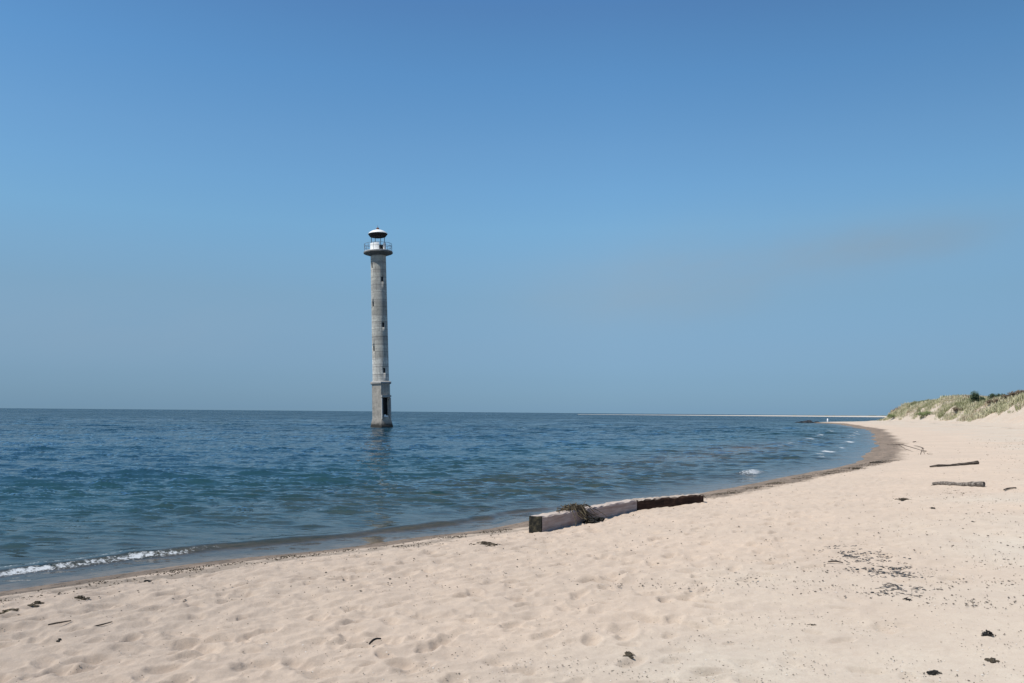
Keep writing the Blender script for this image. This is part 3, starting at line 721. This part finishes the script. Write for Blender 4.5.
# weed tangle thrown over the white beam
def tangle():
    root_p = wb.matrix_basis @ Vector((1.38, .0, .0)); g = G(); q = math.atan2(wd.y, wd.x)
    def W_(x, y, z): return (math.cos(q) * x - math.sin(q) * y, math.sin(q) * x + math.cos(q) * y, z)
    H_ = .26
    for i in range(70):
        x = rnd.gauss(0, .16); kind = rnd.random()
        if kind < .40:      # hangs from the top over the landward face down to the sand
            x2 = x + rnd.gauss(.05, .22); r = rnd.uniform(.005, .011)
            g.tube([W_(x, rnd.uniform(.05, .25), H_ + r), W_(x * .9 + .1 * x2, .03, H_ + .03 + rnd.uniform(0, .05)), W_(x + (x2 - x) * .5, -.05 - rnd.uniform(0, .06), H_ * rnd.uniform(.5, .8)), W_(x2, -.07 - rnd.uniform(0, .10), rnd.uniform(.02, .16))], [r * .6, r, r, r * .5], 5, True, .2, .6)
        elif kind < .82:    # lies along the top
            r = rnd.uniform(.006, .013); L = rnd.uniform(.15, .5); x -= .12
            g.tube([W_(x - L / 2, rnd.uniform(0, .25), H_ + .015), W_(x, rnd.uniform(0, .25), H_ + rnd.uniform(.03, .10)), W_(x + L / 2, rnd.uniform(0, .25), H_ + .02)], [r * .5, r, r * .5], 5, True, .2)
        else:               # ends that stick up
            r = rnd.uniform(.005, .010)
            g.tube([W_(x, .1, H_), W_(x + rnd.gauss(0, .06), .08, H_ + rnd.uniform(.04, .07)), W_(x + rnd.gauss(0, .14), .06, H_ + rnd.uniform(.06, .13))], [r, r * .8, r * .3], 5)
    o = g.build('seaweed_tangle', weed_olive); o.location = root_p
    tag(o, 'olive tangle of seaweed draped over the whitewashed timber beam', 'seaweed')
    g = G()
    for i in range(40): g.blob(W_(rnd.gauss(.16, .13), -.14 + rnd.gauss(0, .06), rnd.uniform(.0, .10)), rnd.uniform(.025, .05), .35, 6, 4, (1.3, 1, .8))
    b = g.build('matted_root', weed_black); b.parent = o
tangle()

# ------------------------------------------------------------------ countless crumbs (stuff)
def crumbs(name, mt, n, pick, smin, smax, flat, seed):
    r = np.random.RandomState(seed); P = []
    while len(P) < n:
        k = 4000; x, y = pick(r, k); z, s, d = base_h(x, y); m = (s > .35) & (d < 1) & keepf(r, x, y, s, name)
        P += list(zip(x[m], y[m], z[m]))
    P = P[:n]; g = G(); q = random.Random(seed)
    for (x, y, z) in P:
        sz = q.uniform(smin, smax) * q.uniform(.5, 1) * (1 + .03 * math.hypot(x, y)); a = q.uniform(0, 3.14); e = q.uniform(.35, .9)
        ca, sa = math.cos(a), math.sin(a); V = []
        for (u, v, w) in ((-1, 0, .2), (-.2, -1, .1), (1, .1, .3), (.2, 1, 0), (0, .1, 1), (0, 0, -.6)):
            u *= sz * q.uniform(.7, 1.2); v *= sz * e * q.uniform(.7, 1.2); V.append((x + u * ca - v * sa, y + u * sa + v * ca, z + .006 + w * sz * flat))
        g.add(V, [(0, 1, 4), (1, 2, 4), (2, 3, 4), (3, 0, 4), (1, 0, 5), (2, 1, 5), (3, 2, 5), (0, 3, 5)])
    tag(g.build(name, mt), kind='stuff')
def keepf(r, x, y, s, name):
    cl = pn(x / .7, y / .7, 91) + .6 * pn(x / .22, y / .22, 92)
    lagm = ss(4.5, 8, s + 1.3 * pn(x / 2.5, y / 2.5, 31))
    w = .13 + lagm * ss(-.3, .6, cl)
    if name == 'wrack_crumbs': w = np.exp(-((s - .8) / .42) ** 2) * ss(-.1, .5, cl) + .01
    return r.rand(len(x)) < w
def pick_near(r, k):
    rr = 4.2 + 18 * r.rand(k) ** 1.7; a = np.radians(r.uniform(-40, 42, k)); return rr * np.sin(a), rr * np.cos(a)
def pick_shore(r, k):
    P = np.array([p for p in SHORE if 6 < p[1] < 36]); L = np.concatenate([[0], np.cumsum(np.hypot(*np.diff(P, axis=0).T))])
    t = L[-1] * r.rand(k) ** 1.5; return np.interp(t, L, P[:, 0]) + r.uniform(-.2, 1.6, k), np.interp(t, L, P[:, 1]) - r.uniform(-.2, 1.3, k)
def pick_far(r, k):
    rr = 8 + 60 * r.rand(k) ** 1.5; a = np.radians(r.uniform(-40, 42, k)); return rr * np.sin(a), rr * np.cos(a)
crumbs('weed_crumbs', grit, 9000, pick_near, .0025, .0085, .5, 1)
crumbs('shell_crumbs', shell, 1500, pick_near, .0025, .008, .5, 2)
crumbs('drift_crumbs', grit, 3600, pick_far, .005, .017, .5, 3)
crumbs('wrack_crumbs', weed_brown, 5000, pick_shore, .004, .014, .6, 4)

# ------------------------------------------------------------------ dune vegetation
def mat_blades():
    m, nt, b = mat('dune_grass_blades', .8, .2)
    a = attr(nt, 'tone'); c = ramp(nt, a, [(0, (.14, .15, .06)), (.3, (.29, .285, .155)), (.55, (.45, .42, .265)), (.8, (.54, .48, .33)), (1, (.22, .145, .095))])
    nt.links.new(c, b.inputs['Base Color']); return m
def dune_grass():
    r = np.random.RandomState(21); V = []; F = []; T = []
    n = 90000
    a = np.radians(r.uniform(22, 44, n)); rr = np.sqrt(r.uniform(45 ** 2, 275 ** 2, n)); x = rr * np.sin(a); y = rr * np.cos(a)
    z, s, d = base_h(x, y)
    lo = .8 + 5.5 * ss(150, 122, y) + 2.5 * pn(x / 6, y / 6, 33)
    dens = ss(0, 2.5, d - lo) * ss(-.2, .4, pn(x / 3.0, y / 3.0, 34) + .12 + .03 * d) * (d < 26)
    k = r.rand(n) < dens; x, y, z, d = x[k], y[k], z[k], d[k]
    tone0 = np.clip(.5 + .55 * pn(x / 6, y / 6, 35) + .3 * pn(x / 1.8, y / 1.8, 36), 0, 1)
    q = random.Random(3)
    for i in range(len(x)):
        hh = q.uniform(.5, 1.05); wv = .35 + .0
        for b in range(9):
            ang = q.uniform(0, 6.28); le = q.uniform(.1, .55) * hh; w = q.uniform(.02, .05); bx, by = x[i] + q.gauss(0, .22), y[i] + q.gauss(0, .22)
            dx, dy = math.cos(ang), math.sin(ang); L = len(V); hb = hh * q.uniform(.6, 1.1)
            V += [(bx - dy * w, by + dx * w, z[i] - .05), (bx + dy * w, by - dx * w, z[i] - .05), (bx + dx * le * .4 + dy * w * .8, by + dy * le * .4 - dx * w * .8, z[i] + hb * .65), (bx + dx * le * .4 - dy * w * .8, by + dy * le * .4 + dx * w * .8, z[i] + hb * .65), (bx + dx * le, by + dy * le, z[i] + hb)]
            F += [(L, L + 1, L + 2, L + 3), (L + 3, L + 2, L + 4)]; T += [min(max(tone0[i] + q.gauss(0, .12), 0), 1)] * 5
    o = obj('dune_grass', V, F, mat_blades()); at_ = o.data.attributes.new('tone', 'FLOAT', 'POINT'); at_.data.foreach_set('value', np.array(T, np.float32))
    tag(o, kind='stuff')
dune_grass()

leaf_dark = mat_simple('shrub_leaf', [(.020, .040, .022), (.045, .070, .035), (.075, .10, .05)], 1.5, .8)
leaf_brown = mat_simple('heath_leaf', [(.05, .038, .026), (.13, .095, .062), (.21, .165, .105)], 1.5, .85)
leaf_green = mat_simple('willow_leaf', [(.07, .10, .03), (.13, .155, .06), (.19, .20, .09)], 1.5, .8)
bark = mat_simple('shrub_bark', [(.05, .04, .03), (.11, .09, .07)], 6, .9)
def dune_point(px, dd):
    """point on the dune at a given bearing, dd metres behind the dune foot"""
    t = (px - 512) / FPX
    ts = np.arange(60, 290, .5); xs = t * ts; d = dune_s(xs, ts); k = np.argmax(d > dd); k = k if k else np.argmax(d); return xs[k], ts[k]
def shrub(px, dd, w, h, lm, label, n=700, lobes=5, lean=0):
    x, y = dune_point(px, dd); z = h1(x, y); root = empty('shrub', (x, y, z - .05)); tag(root, label, 'shrub', 'shrubs on the dune crest')
    g = G()
    for k in range(5):
        a = rnd.uniform(0, 6.28); g.tube([(0, 0, 0), (math.cos(a) * w * .12, math.sin(a) * w * .12, h * .35), (math.cos(a) * w * .3, math.sin(a) * w * .3, h * .75)], [.05, .035, .012], 6)
    g.build('stem', bark, root); g = G()
    lb = [(rnd.uniform(-.33, .33) * w + lean * k_, rnd.uniform(-.3, .3) * w, h * rnd.uniform(.40, .78), rnd.uniform(.20, .34)) for k_ in range(lobes)]
    for i in range(n):
        cx, cy, cz, cr = rnd.choice(lb); v = Vector((rnd.gauss(0, 1), rnd.gauss(0, 1), rnd.gauss(0, 1))).normalized() * (rnd.random() ** .5)
        p = Vector((cx + v.x * cr * w, cy + v.y * cr * w, max(.03, cz + v.z * cr * h))); s = rnd.uniform(.08, .17)
        a = Vector((rnd.gauss(0, 1), rnd.gauss(0, 1), rnd.gauss(0, .6))).normalized(); b = a.orthogonal().normalized()
        g.add([p - a * s, p + b * s * .5, p + a * s, p - b * s * .5], [(0, 1, 2, 3)])
    g.build('crown', lm, root)
shrub(973, 9, 3.0, 3.5, leaf_dark, 'tallest dark green shrub standing up on the dune crest', 1800, 7)
shrub(981, 10, 1.9, 2.2, leaf_dark, 'low dark shrub directly right of the tallest one on the dune', 600)
shrub(993, 10, 2.3, 1.9, leaf_dark, 'dark bushy shrub rising above pale grass, second from the tallest shrub', 700)
shrub(999, 10, 1.9, 1.6, leaf_dark, 'small dark shrub on the skyline, right of the bushy one', 500)
shrub(990, 5.6, 1.9, 1.0, leaf_brown, 'low brown shrub at the foot of the pale grass where the bare slope begins', 500)
shrub(1000, 6.2, 2.2, 1.2, leaf_brown, 'dark brown shrub overhanging the bare sand slope left of the reddish one', 600)
shrub(1008, 6.8, 2.0, 1.5, leaf_brown, 'brown heathy shrub on the sandy edge of the dune, between two darker ones', 700)
shrub(1015, 7.2, 2.3, 1.8, leaf_brown, 'reddish brown shrub high on the dune edge, near the right border of the view', 900)
shrub(1022, 7.5, 2.4, 1.6, leaf_brown, 'brown shrub cut by the right border of the view', 700)
shrub(925, 2.2, 3.4, 1.3, leaf_green, 'light green bush low on the front of the dune', 800)
shrub(893, 2.0, 3.2, 1.4, leaf_green, 'yellowish green bush at the left tip of the dune', 700)
shrub(957, 4.0, 2.2, 1.2, leaf_brown, 'brown bush on the dune face below the crest', 500)
shrub(924, 9, 2.6, 1.5, leaf_dark, 'dark bush on the skyline of the low part of the dune', 500)

# ------------------------------------------------------------------ the far point
wet_rock = mat_simple('wet_dark_rock', [(.015, .016, .018), (.04, .042, .045)], 3, .6, 8, .05)
def boulders():
    for i, (px, w, h, lab) in enumerate(((799, 1.6, .35, 'low dark boulder in the sea off the far point, outermost of the row'), (803, 2.2, .5, 'dark boulder in the sea off the far point, second from the outer end'),
            (806.5, 2.0, .7, 'tallest dark boulder in the row off the far point'), (810, 2.0, .55, 'dark boulder off the far point, between the tallest and the sand'), (813, 1.8, .45, 'dark boulder off the far point, nearest the sand'))):
        D = 213.5 + i * .4; g = G(); 
        for k in range(4): g.blob((rnd.uniform(-.5, .5) * w, rnd.uniform(-.5, .5), rnd.uniform(-.1, .1)), h * rnd.uniform(.8, 1.1), .3, 9, 6, (w / h * .45, 1.3, 1))
        o = g.build('boulder', wet_rock); o.location = ((px - 512) / FPX * D, D, -.12); tag(o, lab, 'boulder', 'dark boulders off the far point')
boulders()
g = G(); D = 226; g.lathe([(.22, -.3), (.21, .75), (.16, 1.0), (.08, 1.08)], 12)
o = g.build('marker_post', mat_simple('white_post_paint', [(.66, .68, .70), (.8, .8, .8)], 4, .6), None, True)
px_, py_ = (827 - 512) / FPX * D, D; o.location = (px_, py_, max(h1(px_, py_), 0)); tag(o, 'small white post standing at the far tip of the beach', 'post')

# ------------------------------------------------------------------ light
SUN_EL, SUN_AZ = R(52), math.atan2(-.833, -.553)      # azimuth from +Y towards +X
sd = Vector((math.sin(SUN_AZ) * math.cos(SUN_EL), math.cos(SUN_AZ) * math.cos(SUN_EL), math.sin(SUN_EL)))
sl = bpy.data.lights.new('sun', 'SUN'); sl.energy = 4.3; sl.angle = R(.53); sl.color = (1, .955, .88)
so = bpy.data.objects.new('sun', sl); col.objects.link(so); so.rotation_euler = (-sd).to_track_quat('-Z', 'Y').to_euler()

w = bpy.data.worlds.new('World'); sc.world = w; w.use_nodes = True; nt = w.node_tree; bg = nt.nodes['Background']
sky = N(nt, 'ShaderNodeTexSky', sky_type='NISHITA', sun_disc=False, sun_elevation=SUN_EL, sun_rotation=SUN_AZ, altitude=0, air_density=1.0, dust_density=.0, ozone_density=2.0)
tc = N(nt, 'ShaderNodeTexCoord').outputs['Generated']; sx = N(nt, 'ShaderNodeSeparateXYZ'); nt.links.new(tc, sx.inputs[0])
el = mth(nt, 'ARCSINE', sx.outputs['Z'])
# a bank of thin sea haze low over the horizon dims the bright band of the clear-sky model
g_ = ramp(nt, mth(nt, 'DIVIDE', el, R(60)), [(0.0028, (0.1333, 0.254, 0.5311)), (0.0144, (0.1557, 0.2694, 0.5136)), (0.0377, (0.2029, 0.3078, 0.504)), (0.0726, (0.2881, 0.3825, 0.5223)), (0.1308, (0.4182, 0.5234, 0.5868)), (0.1714, (0.5089, 0.6452, 0.687)), (0.2117, (0.5626, 0.7581, 0.7917)), (0.2571, (0.5831, 0.8106, 0.8656)), (0.3018, (0.5893, 0.8304, 0.9019)), (0.3776, (0.5388, 0.8338, 0.9493)), (0.4141, (0.5257, 0.8122, 0.9342)), (0.4497, (0.5122, 0.774, 0.9168)), (0.4577, (0.5048, 0.773, 0.9284))])
c = mixc(nt, 1.0, sky.outputs[0], g_, 'MULTIPLY')
# faint grey veils of cirrus, thickest to the right of the tower
azm = mth(nt, 'ARCTAN2', sx.outputs['X'], sx.outputs['Y'])
cv = N(nt, 'ShaderNodeCombineXYZ'); nt.links.new(azm, cv.inputs['X']); nt.links.new(mth(nt, 'SUBTRACT', mth(nt, 'MULTIPLY', el, 2.6), mth(nt, 'MULTIPLY', azm, .55)), cv.inputs['Y'])
vn = noise(nt, cv.outputs[0], 4.2, 5, .6)
def lobe(a0, e0, wa, we, slope):
    da = mth(nt, 'SUBTRACT', azm, R(a0)); de = mth(nt, 'SUBTRACT', mth(nt, 'SUBTRACT', el, R(e0)), mth(nt, 'MULTIPLY', da, slope))
    q = mth(nt, 'ADD', mth(nt, 'POWER', mth(nt, 'ABSOLUTE', mth(nt, 'DIVIDE', da, R(wa))), 2), mth(nt, 'POWER', mth(nt, 'ABSOLUTE', mth(nt, 'DIVIDE', de, R(we))), 2))
    return mth(nt, 'EXPONENT', mth(nt, 'MULTIPLY', q, -1))
lb = mth(nt, 'ADD', lobe(11, 9.0, 10, 3.1, .13), mth(nt, 'ADD', lobe(25, 10.8, 7, 1.6, .1), mth(nt, 'MULTIPLY', lobe(-25, 5.5, 16, 3, .0), .55)))
vf = mth(nt, 'MULTIPLY', mth(nt, 'MULTIPLY', lb, ramp(nt, vn, [(.30, .45), (.62, 1.)])), .72, True)
c = mixc(nt, vf, c, (1.80, 2.58, 3.36))
c = mixc(nt, 1.0, c, ramp(nt, mth(nt, 'DIVIDE', azm, R(90)), [(.08, 1.), (.36, .86)]), 'MULTIPLY')
nt.links.new(c, bg.inputs['Color']); bg.inputs['Strength'].default_value = .13

sc.view_settings.view_transform = 'Standard'; sc.view_settings.look = 'None'; sc.view_settings.exposure = 0.25; sc.view_settings.gamma = 1
sc.view_settings.use_curve_mapping = False
sc.render.engine = 'CYCLES'; sc.cycles.max_bounces = 6; sc.cycles.transparent_max_bounces = 8; sc.cycles.use_denoising = True
